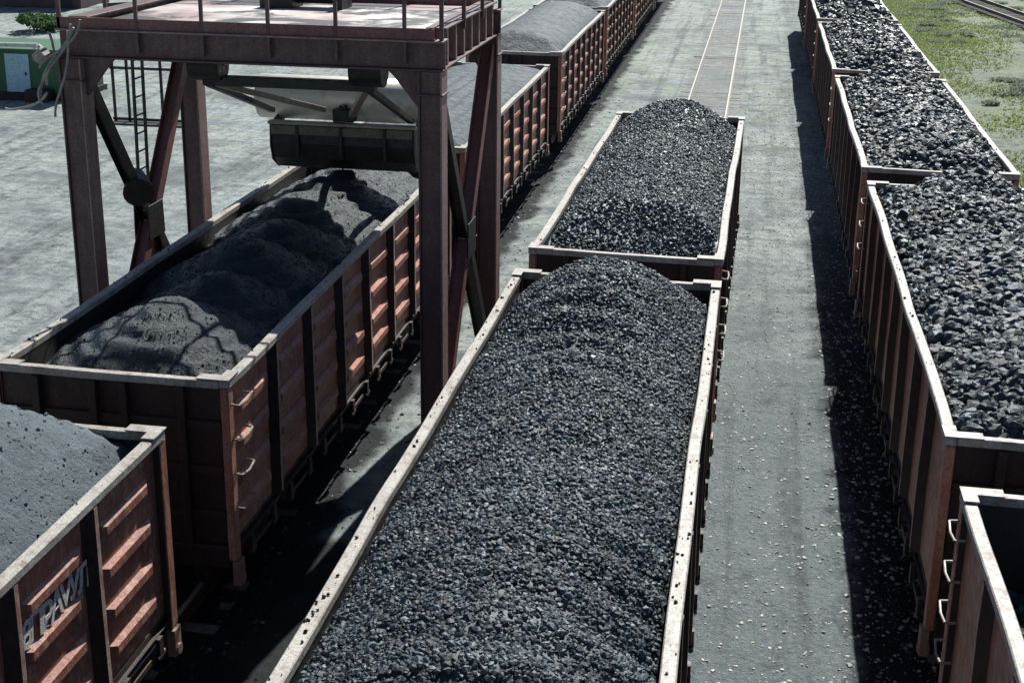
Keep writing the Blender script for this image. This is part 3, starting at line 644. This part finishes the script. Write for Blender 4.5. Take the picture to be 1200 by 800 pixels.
def zL2(u, y):
    z = crown(u, 3.36, 3.62, .5) + 0.05 * fbm(u * .8, y * .7, 3, 81) + 0.022 * np.sin(u * 16 + 2 * vn(y * .5, u, 3)) * (y < 3) + 0.05 * np.exp(-((y + 1.2) / .25) ** 2)
    return smin(z, 3.05 + .8 * (UL - np.abs(y)), .15) + .01 * fbm(u * 6, y * 6, 3, 8)
def zL3(u, y):
    z = crown(u, 3.40, 3.98, .8) + 0.1 * fbm(u * .8, y * .7, 3, 91)
    return smin(z, 3.2 + .6 * (UL - np.abs(y)), .15) + .02 * fbm(u * 5, y * 5, 3, 8)
def zL4(u, y): return zL3(u, y * -1) - .05
loads = [
    ('A', heap_mesh(zA, 0.05, 56000, 0.017, 0.040, .1), 'coal_fine', 'long rippled heap of small coal in the nearest middle wagon', 'M'),
    ('B', heap_mesh(zB, 0.06, 30000, 0.021, 0.048, .1), 'coal_fine', 'heap of small coal with a scooped near end, in the far middle wagon', 'M'),
    ('R0', heap_mesh(zR0, 0.10, 8000, 0.03, 0.12, .05, .24, .06), 'coal_big', 'low black coal load inside the wagon in the bottom right corner', 'R'),
    ('R1', heap_mesh(zR(101), 0.10, 17000, 0.028, 0.125, .05, .24, .05), 'coal_big', 'glossy big lump coal piled in the nearest full wagon at the right', 'R'),
    ('R2', heap_mesh(zR(117), 0.10, 14000, 0.032, 0.130, .05, .24, .085), 'coal_big', 'lump coal heap in the second wagon of the right line, beside the grass', 'R'),
    ('R3', heap_mesh(zR(131, .05), 0.10, 8000, 0.045, 0.14, .15, .2), 'coal_big', 'lump coal heap in the third wagon of the right line, cut by the top edge', 'R'),
    ('R4', heap_mesh(zR(149), 0.15, 2500, 0.08, 0.19, .55, .2), 'coal_big', 'lump coal heap in the fourth wagon of the right line', 'R'),
    ('R5', heap_mesh(zR(163), 0.15, 2500, 0.08, 0.19, .55, .2), 'coal_big', 'lump coal heap in the last wagon of the right line', 'R'),
    ('L0', heap_mesh(zL0, 0.035, 6000, 0.006, 0.026, .2, .3, 9.0, 4.0), 'coal_grey', 'smooth steep grey slack coal heap in the bottom left wagon', 'L'),
    ('L1', heap_mesh(zL1, 0.022, 14000, 0.006, 0.022, .2, .35, 9.0, 4.0), 'coal_wet', 'dark row of domed slack coal mounds in the wagon under the gantry', 'L'),
    ('L2', heap_mesh(zL2, 0.04, 0, 0, 0), 'coal_far', 'level grey coal load combed with grooves, just beyond the gantry', 'L'),
    ('L3', heap_mesh(zL3, 0.05, 0, 0, 0), 'coal_far', 'rounded grey coal load in the second wagon beyond the gantry', 'L'),
    ('L4', heap_mesh(zL4, 0.08, 0, 0, 0), 'coal_far', 'grey coal load in the third wagon beyond the gantry, at the top edge', 'L'),
    ('L5', heap_mesh(zL3, 0.12, 0, 0, 0), 'coal_far', 'grey coal load in the fourth wagon beyond the gantry', 'L'),
    ('L6', heap_mesh(zL4, 0.12, 0, 0, 0), 'coal_far', 'grey coal load in the farthest wagon on the gantry track', 'L'),
]
LG = {'L': 'slack coal loads on the gantry track', 'M': 'small coal loads on the middle track', 'R': 'lump coal loads in the right hand line'}
for k, me, mt, lab, g in loads:
    o = link('coal_load', me, M[mt]); wq = W[k]
    o.location = wq.location; o.rotation_euler = wq.rotation_euler; o.scale = wq.scale
    tag(o, lab, 'coal heap', LG[g])

# ------------------------------------------------------------------ gantry over the left track
GXL, GXR, GY0, GY1, GB, GT = -10.5, -4.74, 20.0, 24.5, 6.50, 6.96
gan = empty('loading_gantry', ((GXL + GXR) / 2, (GY0 + GY1) / 2, 0))
tag(gan, 'maroon steel gantry with railed deck straddling the left wagon', 'gantry')
OFF = Vector(gan.location)
def gpart(name, mb, m, parent=gan, bevel=0.006, smooth=False):
    mb.warp(lambda c: c - OFF); return mb.build(name, M[m], parent, bevel, smooth)
for x in (GXL, GXR):
    for y in (GY0, GY1):
        mb = MB(); hw = .185
        # box column with proud flanges left and right
        mb.box(x - hw + .03, x + hw - .03, y - .15, y + .15, .06, GB - .002)
        a, b = x - hw, x - hw + .03; mb.box(a, b, y - .19, y + .19, .06, GB - .002)
        ps = gpart('post', mb, 'gantry')
        gpart('flange', MB().box(x + hw - .029, x + hw, y - .19, y + .19, .06, GB - .002), 'flange', ps)  # pale colour here stands for sunlight on the post's right face
        gpart('base_plate', MB().box(x - .32, x + .32, y - .32, y + .32, -.1, .06), 'gantry_dark', ps)
        gpart('cap_plate', MB().box(x - .21, x + .21, y - .215, y + .215, GB - .36, GB - .33), 'gantry', ps)
for y in (GY0, GY1):
    gpart('cross_beam', MB().box(GXL - .2, GXR + .2, y - .03, y + .03, GB + .03, GT - .03).box(GXL - .2, GXR + .2, y - .14, y + .14, GB, GB + .03), 'gantry')
    mb = MB().box(GXL - .2, GXR + .2, y - .19, y + .19, GT - .03, GT)
    gpart('flange', mb, 'flange')
    s = -1 if y == GY0 else 1
    mb = MB().box(GXL - .2, GXR + .05, y + s * .09 - .02, y + s * .09 + .02, GT + .002, GT + .17)
    gpart('toe_board', mb, 'gantry_red')
    for x, d in ((GXL + .19, 1), (GXR - .19, -1)):
        gpart('knee_brace', MB().poly([(x, y - .04, GB - .003), (x + d * .5, y - .04, GB - .003), (x + d * .4, y - .04, GB - .1), (x, y - .04, GB - .6)], (0, .08, 0)), 'gantry')
for x in (GXL, GXR):
    d = 1 if x > -8 else -1
    gpart('side_beam', MB().box(x - .03, x + .03, GY0 + .2, GY1 - .2, GB + .03, GT + .12).box(x - .15, x + .17, GY0 + .2, GY1 - .2, GB, GB + .028).box(x - .15, x + .17, GY0 + .2, GY1 - .2, GT + .121, GT + .15), 'gantry')
    for k in range(7):
        y = GY0 + .45 + k * .6; a, b = sorted((x + d * .031, x + d * .14))
        gpart('stiffener', MB().box(a, b, y - .05, y + .05, GB + .03, GT + .118), 'flange')
    # bracing in the side frames: V to the middle, legs to the feet
    ym = (GY0 + GY1) / 2; zm = 3.3; xo = x
    gpart('brace', MB().ibeam((xo, GY0 + .16, 6.3), (xo, ym - .02, zm), .2, .2, .02, .02, (1, 0, 0)), 'gantry_dark')
    gpart('brace', MB().ibeam((xo, GY1 - .16, 6.3), (xo, ym + .02, zm), .24, .24, .022, .022, (1, 0, 0)), 'gantry_red')
    gpart('brace', MB().ibeam((xo, ym - .03, zm - .02), (xo, GY0 + .12, .25), .24, .24, .022, .022, (1, 0, 0)), 'gantry_red')
    gpart('brace', MB().ibeam((xo, ym + .03, zm - .02), (xo, GY1 - .12, .25), .22, .22, .022, .022, (1, 0, 0)), 'gantry_dark')
    gpart('gusset', MB().poly([(xo - .14, ym - .3, zm + .32), (xo - .14, ym + .3, zm + .32), (xo - .14, ym + .33, zm - .3), (xo - .14, ym - .33, zm - .3)], (.02, 0, 0)).poly([(xo + .13, ym - .3, zm + .32), (xo + .13, ym + .3, zm + .32), (xo + .13, ym + .33, zm - .3), (xo + .13, ym - .33, zm - .3)], (.02, 0, 0)), 'gantry_dark')
# deck
mb = MB().box(GXL + .04, GXR - .04, GY0 + .06, GY1 - .06, GT + .003, GT + .03); gpart('deck', mb, 'deck', bevel=0)
mb = MB()
for k in range(4):
    y = GY0 + .9 + .9 * k; mb.box(GXL + .05, GXR - .05, y - .05, y + .05, GB + .1, GT - .001)
gpart('joist', mb, 'gantry_dark')
# railings
RB = GT + .18
for y, nx in ((GY0 - .06, 5), (GY1 + .1, 5)):
    for k in range(nx):
        x = -9.38 + k * 1.06
        gpart('railing_post', MB().box(x - .028, x + .028, y - .06, y - .01, GT - .36 if y < 21 else GT, GT + 1.15), 'gantry')
    for z in (GT + .60, GT + 1.12):
        gpart('railing_bar', MB().box(GXL - .2, GXR + .2, y - .008, y + .022, z - .03, z + .03), 'gantry_red')
for x in (GXL - .16, GXR + .16):
    for y in (GY0 - .08, GY0 + 1.5, GY0 + 3.0, GY1 + .1):
        gpart('railing_post', MB().box(x - .03, x + .03, y - .03, y + .03, GT, GT + 1.15), 'gantry')
    for z in (GT + .60, GT + 1.12):
        gpart('railing_bar', MB().box(x - .018, x + .012, GY0 - .04, GY1 + .07, z - .03, z + .03), 'gantry_red')
# hut-like equipment on the far side of the deck: a winch drum casing
wn = gpart('winch', MB().box(-8.6, -8.0, GY1 - 1.3, GY1 - .7, GT + .031, GT + .32).cyl((-8.0, GY1 - 1.0, GT + .3), (-7.2, GY1 - 1.0, GT + .3), .2, 18).box(-7.2, -7.1, GY1 - 1.3, GY1 - .7, GT + .031, GT + .5), 'gantry_dark')
# ladder and landing rail by the left rear post
lad = MB()
for y in (22.75, 23.15): lad.bar((-10.95, y, .1), (-10.95, y + .25, 6.9), .05, .05)
ld = gpart('ladder', lad, 'gantry_dark')
for k in range(20): gpart('rung', MB().cyl((-10.95, 22.76 + .25 * k / 20, .4 + k * .33), (-10.95, 23.16 + .25 * k / 20, .4 + k * .33), .016, 6), 'gantry_dark', ld, 0)
mb = MB()
for x in (-12.35, -12.05, -11.35): mb.bar((x, 25.0, 4.5), (x, 25.0, 6.8), .05, .05)
for z in (4.55, 5.55): mb.bar((-12.4, 25.0, z), (-10.6, 25.0, z), .05, .05)
mb.bar((-12.4, 25.0, 6.75), (-10.6, 25.0, 6.9), .06, .06); mb.box(-12.4, -10.7, 24.75, 25.4, 4.46, 4.5)
gpart('landing_rail', mb, 'gantry_dark')
# cable bundle at the near left corner
def loop(p0, p1, sag, wob, n=12):
    a, b = Vector(p0), Vector(p1); out = []
    for i in range(n + 1):
        t = i / n; p = a.lerp(b, t) + Vector((wob * math.sin(t * 6.3), -.05 + wob * .5 * math.cos(t * 5), -sag * 4 * t * (1 - t))); out.append(p)
    return out
mb = MB()
for p0, p1, sg, wb in (((-10.35, 19.7, 7.05), (-10.85, 19.75, 6.1), .05, .06), ((-10.2, 19.72, 7.12), (-10.95, 19.75, 6.35), .1, .08), ((-10.3, 19.7, 7.0), (-11.0, 19.8, 5.9), -.1, .05), ((-10.75, 19.75, 6.9), (-10.95, 19.8, 5.75), .12, .1), ((-10.4, 19.7, 6.95), (-10.75, 19.75, 5.6), .2, .04)):
    mb.tube(loop(p0, p1, sg, wb), .02, 6)
mb.tube(loop((-10.9, 19.8, 5.95), (-13.2, 22.5, 5.15), .1, .05), .022, 8)
mb.cyl((-10.95, 19.68, 6.5), (-10.8, 19.66, 6.62), .1, 10)
gpart('cable_bundle', mb, 'rope', bevel=0)
gpart('sagging_cable', MB().tube(loop((-10.4, 22.5, 6.35), (-10.6, 30.0, 6.6), .1, .05), .03, 6), 'gantry_dark', bevel=0)
# floodlight on the bracing node, left frame
fl = MB(); fl.cyl((-10.62, 22.1, 4.12), (-10.35, 21.6, 3.95), .16, 16, .27); fl.cyl((-10.68, 22.2, 4.15), (-10.62, 22.1, 4.12), .10, 12)
fo = gpart('floodlight', fl, 'gantry_dark', bevel=0)
gpart('bracket', MB().bar((-10.5, 22.1, 3.5), (-10.55, 21.95, 3.95), .05, .05), 'iron', fo)
gpart('junction_box', MB().box(-10.75, -10.45, 22.3, 22.6, 2.6, 2.95).cyl((-10.6, 22.45, 2.95), (-10.6, 22.45, 3.1), .05, 8), 'gantry_dark')

# ------------------------------------------------------------------ coal leveller hung below the gantry
lev = empty('coal_leveller', (-7.55, 23.4, 5.0)); tag(lev, 'silver roller and black trough blade on braced arms hanging over the dark coal', 'coal leveller')
OFFL = Vector(lev.location)
def lpart(name, mb, m, parent=lev, bevel=0.006, smooth=False):
    mb.warp(lambda c: c - OFFL); return mb.build(name, M[m], parent, bevel, smooth)
YB, YR = 21.7, 24.9
lpart('crossbeam', MB().box(-9.05, -6.1, YB - .1, YB + .1, 5.86, 6.02), 'gantry_dark')
for x in (-9.0, -6.22):
    hb = MB(); hb.box(x - .27, x + .27, YB - .24, YB + .24, 6.16, 6.6); hb.cyl((x - .275, YB, 6.2), (x + .275, YB, 6.2), .27, 18); hb.box(x - .08, x + .08, YB - .08, YB + .08, 5.86, 6.0)
    hs = lpart('hoist', hb, 'gantry_dark')
    lpart('hook_pin', MB().cyl((x - .09, YB - .13, 6.05), (x + .09, YB - .13, 6.05), .05, 10), 'iron', hs)
for a, b, mm in (((-9.0, YB, 5.88), (-8.92, YR - .4, 4.95), 'gantry_dark'), ((-6.2, YB, 5.88), (-6.22, YR - .4, 4.85), 'gantry_dark'), ((-8.9, YB + .1, 5.86), (-7.9, YR - .42, 5.0), 'iron'), ((-6.3, YB + .1, 5.86), (-7.35, YR - .42, 4.92), 'iron')):
    lpart('arm', MB().bar(a, b, .12, .10), mm)
mb = MB(); n = 40
mb.cyl((-9.35, YR + .25, 5.10), (-5.95, YR + .25, 5.10), .42, n)
ro = lpart('roller', mb, 'roller', bevel=0, smooth=False)
for p in ro.data.polygons:
    if len(p.vertices) == 4: p.use_smooth = True
for x in (-9.39, -5.948): lpart('end_disc', MB().cyl((x, YR + .25, 5.10), (x + .038, YR + .25, 5.10), .34, 24), 'gantry_dark', ro)
# trough blade: cross section in YZ swept along X
prof = [(YR - .42, 4.70), (YR - .50, 4.35), (YR - .42, 4.05), (YR - .15, 3.82), (YR - .12, 3.86), (YR - .38, 4.08), (YR - .45, 4.35), (YR - .38, 4.70)]
lpart('blade', MB().poly([(-8.92, y, z) for y, z in prof], (2.75, 0, 0)), 'gantry_dark')
for x in (-8.955, -6.165): lpart('side_plate', MB().poly([(x, YR - .50, 4.7), (x, YR - .52, 4.3), (x, YR - .42, 4.0), (x, YR - .1, 3.8), (x, YR + .3, 4.2), (x, YR + .3, 4.9)], (.03, 0, 0)), 'gantry_dark')
lpart('edge_strip', MB().box(-8.98, -6.12, YR - .53, YR - .34, 4.702, 4.76), 'iron'); lpart('wear_plate', MB().box(-8.92, -6.17, YR - .535, YR - .505, 4.52, 4.69), 'olive')
for x in (-8.4, -7.55, -6.7): lpart('stiffener', MB().box(x - .03, x + .03, YR - .56, YR - .50, 4.1, 4.70), 'gantry_dark')
lpart('motor', MB().box(-7.75, -7.35, YR - .36, YR - .1, 4.762, 5.0).cyl((-7.55, YR - .3, 5.0), (-7.55, YR - .3, 5.08), .08, 10), 'gantry_dark')

# ------------------------------------------------------------------ hut, shed and scrub at the upper left
hut = empty('green_hut', (-28.9, 51.6, 0)); hut.scale = (1, 1, 0.84); tag(hut, 'green painted hut with a pale blue door at the left edge', 'hut')
MB().box(-2.6, 2.2, -1.2, 1.6, .35, 2.35).build('wall', M['green'], hut, bevel=.02)
d = MB().box(-.55, .48, -1.245, -1.202, .38, 2.2).build('door', M['blue'], hut, bevel=.01)
MB().box(.30, .36, -1.29, -1.247, 1.2, 1.34).build('handle', M['gantry_dark'], d)
MB().box(-2.7, 2.3, -1.28, 1.7, -.15, .348).build('plinth', M['under'], hut)
MB().box(-2.75, 2.35, -1.35, 1.75, 2.352, 2.45).build('roof', M['green'], hut, bevel=.02)
MB().cyl((-1.1, -1.35, 2.62), (1.0, -1.35, 2.66), .10, 12).cyl((1.0, -1.35, 2.66), (1.15, -1.3, 2.5), .09, 10).box(-.9, -.8, -1.4, -1.3, 2.45, 2.6).box(.8, .9, -1.4, -1.3, 2.45, 2.6).build('roof_pipe', M['white'], hut)
MB().box(.55, 1.5, -1.9, -1.3, 0, .62).build('tool_chest', M['under'], hut, bevel=.01)
lp = empty('leaning_pipe', (-30.6, 49.0, 0)); tag(lp, 'pale pipe leaning against the green hut beside its blue door', 'pipe')
MB().tube([(-1.6, -.6, .0), (.9, .95, 1.9)], .06, 10).build('pipe', M['white'], lp); MB().cyl((.84, .91, 1.86), (.98, 1.0, 1.97), .09, 10).build('collar', M['iron'], lp)
shed = empty('brown_shed', (-45.5, 84, 0)); tag(shed, 'dark brown boarded shed in the top left corner, behind the hut', 'shed')
MB().box(-3.8, 3.2, -2, 2, 0, 2.9).build('wall', M['brown'], shed, bevel=.02)
MB().poly([(-4.1, -2.4, 2.902), (3.5, -2.4, 2.902), (3.5, 2.4, 3.5), (-4.1, 2.4, 3.5)], (0, 0, .1)).build('roof', M['brown'], shed)
MB().box(1.6, 2.6, -2.04, -2.001, 0, 2.1).build('door', M['gantry_dark'], shed)
def leaves(n, fn, smin_, smax_):
    """n leaf cards with thickness-free quads bent in two triangles"""
    P = fn(n); s = rng.uniform(smin_, smax_, n); R = rotmats(n)
    q_ = np.array([(-.5, 0, 0), (0, -.32, .08), (.5, 0, 0), (0, .32, .08)])
    V = np.einsum('nij,vj->nvi', R, q_) * s[:, None, None] + P[:, None, :]
    F = np.arange(n * 4).reshape(n, 4)
    return V.reshape(-1, 3), F
def bush(x, y, r, h, n, label, m, name='bush', group=None, ls=(0.12, 0.3)):
    o = empty(name, (x, y, float(ground_h(np.array([x]), np.array([y]))[0]) - .02)); tag(o, label, 'bush', group)
    k = rng.integers(5, 9); cs = np.stack([rng.uniform(-.6, .6, k) * r, rng.uniform(-.6, .6, k) * r, rng.uniform(.3, .75, k) * h], 1); cr = rng.uniform(.3, .55, k)
    def fn(n):
        i = rng.integers(0, k, n); d = rng.normal(size=(n, 3)); d /= np.linalg.norm(d, axis=1)[:, None]
        p = cs[i] + d * (cr[i] * rng.uniform(.5, 1.1, n))[:, None] * np.array([r, r, h * .6]); p[:, 2] = np.abs(p[:, 2]); return p
    V, F = leaves(n, fn, *ls); link('foliage', np_mesh('foliage', V, F), M[m], o)
    mb = MB()
    for c in cs: mb.cyl((0, 0, 0), tuple(c), .035, 6, .012)
    mb.build('stem', M['brown'], o)
    return o
bush(-39.4, 71, 1.5, 1.2, 1600, 'dark green bush between the green hut and the brown shed', 'leaf')

# ------------------------------------------------------------------ right bank: grass, weeds
def patch_mask(x, y): return fbm(x * .22 + 3, y * .12 + 8, 3, 51)
n = 110000
gx = rng.uniform(5.9, 26, n); gy = rng.uniform(34, 108, n)
keep = (patch_mask(gx, gy) + .30 - .055 * np.abs(gx - 9.0) > rng.uniform(-.25, .35, n)) & (gx < 6.5 + .19 * gy)
gx, gy = gx[keep], gy[keep]; gz = ground_h(gx, gy); k = len(gx)
nb = 3; V = np.zeros((k, nb, 3, 3)); ang = rng.uniform(0, 6.28, (k, nb)); hh = rng.uniform(.03, .12, (k, nb)); lean = rng.uniform(.0, .10, (k, nb)); wd = rng.uniform(.02, .045, (k, nb))
bx_, by_ = gx[:, None] + rng.uniform(-.07, .07, (k, nb)), gy[:, None] + rng.uniform(-.07, .07, (k, nb))
for j, sgn in ((0, -1), (1, 1)):
    V[:, :, j, 0] = bx_ + sgn * wd * np.cos(ang); V[:, :, j, 1] = by_ + sgn * wd * np.sin(ang); V[:, :, j, 2] = gz[:, None] - .01
V[:, :, 2, 0] = bx_ + lean * np.cos(ang + 1.3); V[:, :, 2, 1] = by_ + lean * np.sin(ang + 1.3); V[:, :, 2, 2] = gz[:, None] + hh
g = link('grass', np_mesh('grass', V.reshape(-1, 3), np.arange(k * nb * 3).reshape(-1, 3)), M['grass'])
tag(g, 'yellow green grass growing on the bank right of the wagons', 'grass', kind='stuff')
WL = ['low grey green weed clump on the bank right of the wagons']
for i in range(90):
    x = random.uniform(9.5, 21); y = random.uniform(52, 105)
    if x > 5.5 + .17 * y or x < 8: continue
    bush(x, y, random.uniform(.5, 1.5), random.uniform(.10, .25), 380, WL[0], 'weed', 'weed_clump', 'weed clumps on the right bank', (.08, .2))['category'] = 'weed'

# ------------------------------------------------------------------ loose stones and spilt coal
def scatter(n, xr, yr, s0, s1, m, label, name, dens=None, p=3.5):
    x = rng.uniform(*xr, n); y = yr[0] + (yr[1] - yr[0]) * rng.random(n) ** 1.3
    if dens is not None:
        kk = dens(x, y) > rng.random(n); x, y = x[kk], y[kk]
    s = s0 + (s1 - s0) * rng.random(len(x)) ** p
    gh = ground_h(x, y); V, F = lumps(np.stack([x, y, gh * 0], 1), s); k_ = 12
    V[:, 2] = V[:, 2] * .55 + ground_h(V[:, 0], V[:, 1]) + .004
    return tag(link(name, np_mesh(name, V, F), M[m]), label, 'stones', kind='stuff')
scatter(13000, (-.6, 2.9), (10, 60), .007, .034, 'stone', 'pale and dark pebbles strewn along the aisle between the wagons', 'gravel')
scatter(2500, (1.6, 3.6), (10, 50), .01, .05, 'stone', 'loose stones in the shade beside the right wagons', 'gravel')
scatter(6000, (-6.8, -3.4), (12, 60), .01, .05, 'coal_bits', 'bits of spilt coal beside the left wagons', 'spilt_coal', lambda x, y: np.clip((-5.2 - x) / 1.2, .05, 1))
scatter(1200, (1.0, 4.2), (10, 70), .010, .045, 'coal_bits', 'bits of spilt coal beside the right wagons', 'spilt_coal', lambda x, y: np.clip((x - .9) / 1.4, .03, 1))
scatter(900, (-24, -10.6), (20, 48), .012, .04, 'stone', 'scattered stones on the pale yard left of the gantry', 'gravel')

# crumbs of coal left lying on the wagon rims
cp = []
for kq, n_ in (('A', 150), ('B', 50), ('R1', 80), ('R2', 40), ('L1', 90), ('L0', 50)):
    wq = W[kq]; sd2 = rng.integers(0, 2, n_) * 2 - 1
    lx = sd2 * (HW - rng.uniform(.03, .125, n_)); ly = rng.uniform(-UL, UL, n_); a = wq.rotation_euler[2]
    cp.append(np.stack([wq.location[0] + lx * math.cos(a) - ly * math.sin(a), wq.location[1] + ly, np.full(n_, RIM + .008)], 1))
cp = np.concatenate(cp); V, F = lumps(cp, (.006 + .018 * rng.random(len(cp)) ** 3))
tag(link('coal_crumbs', np_mesh('coal_crumbs', V, F), M['coal_bits']), 'black coal crumbs lying along the pale wagon rims', 'coal crumbs', kind='stuff')
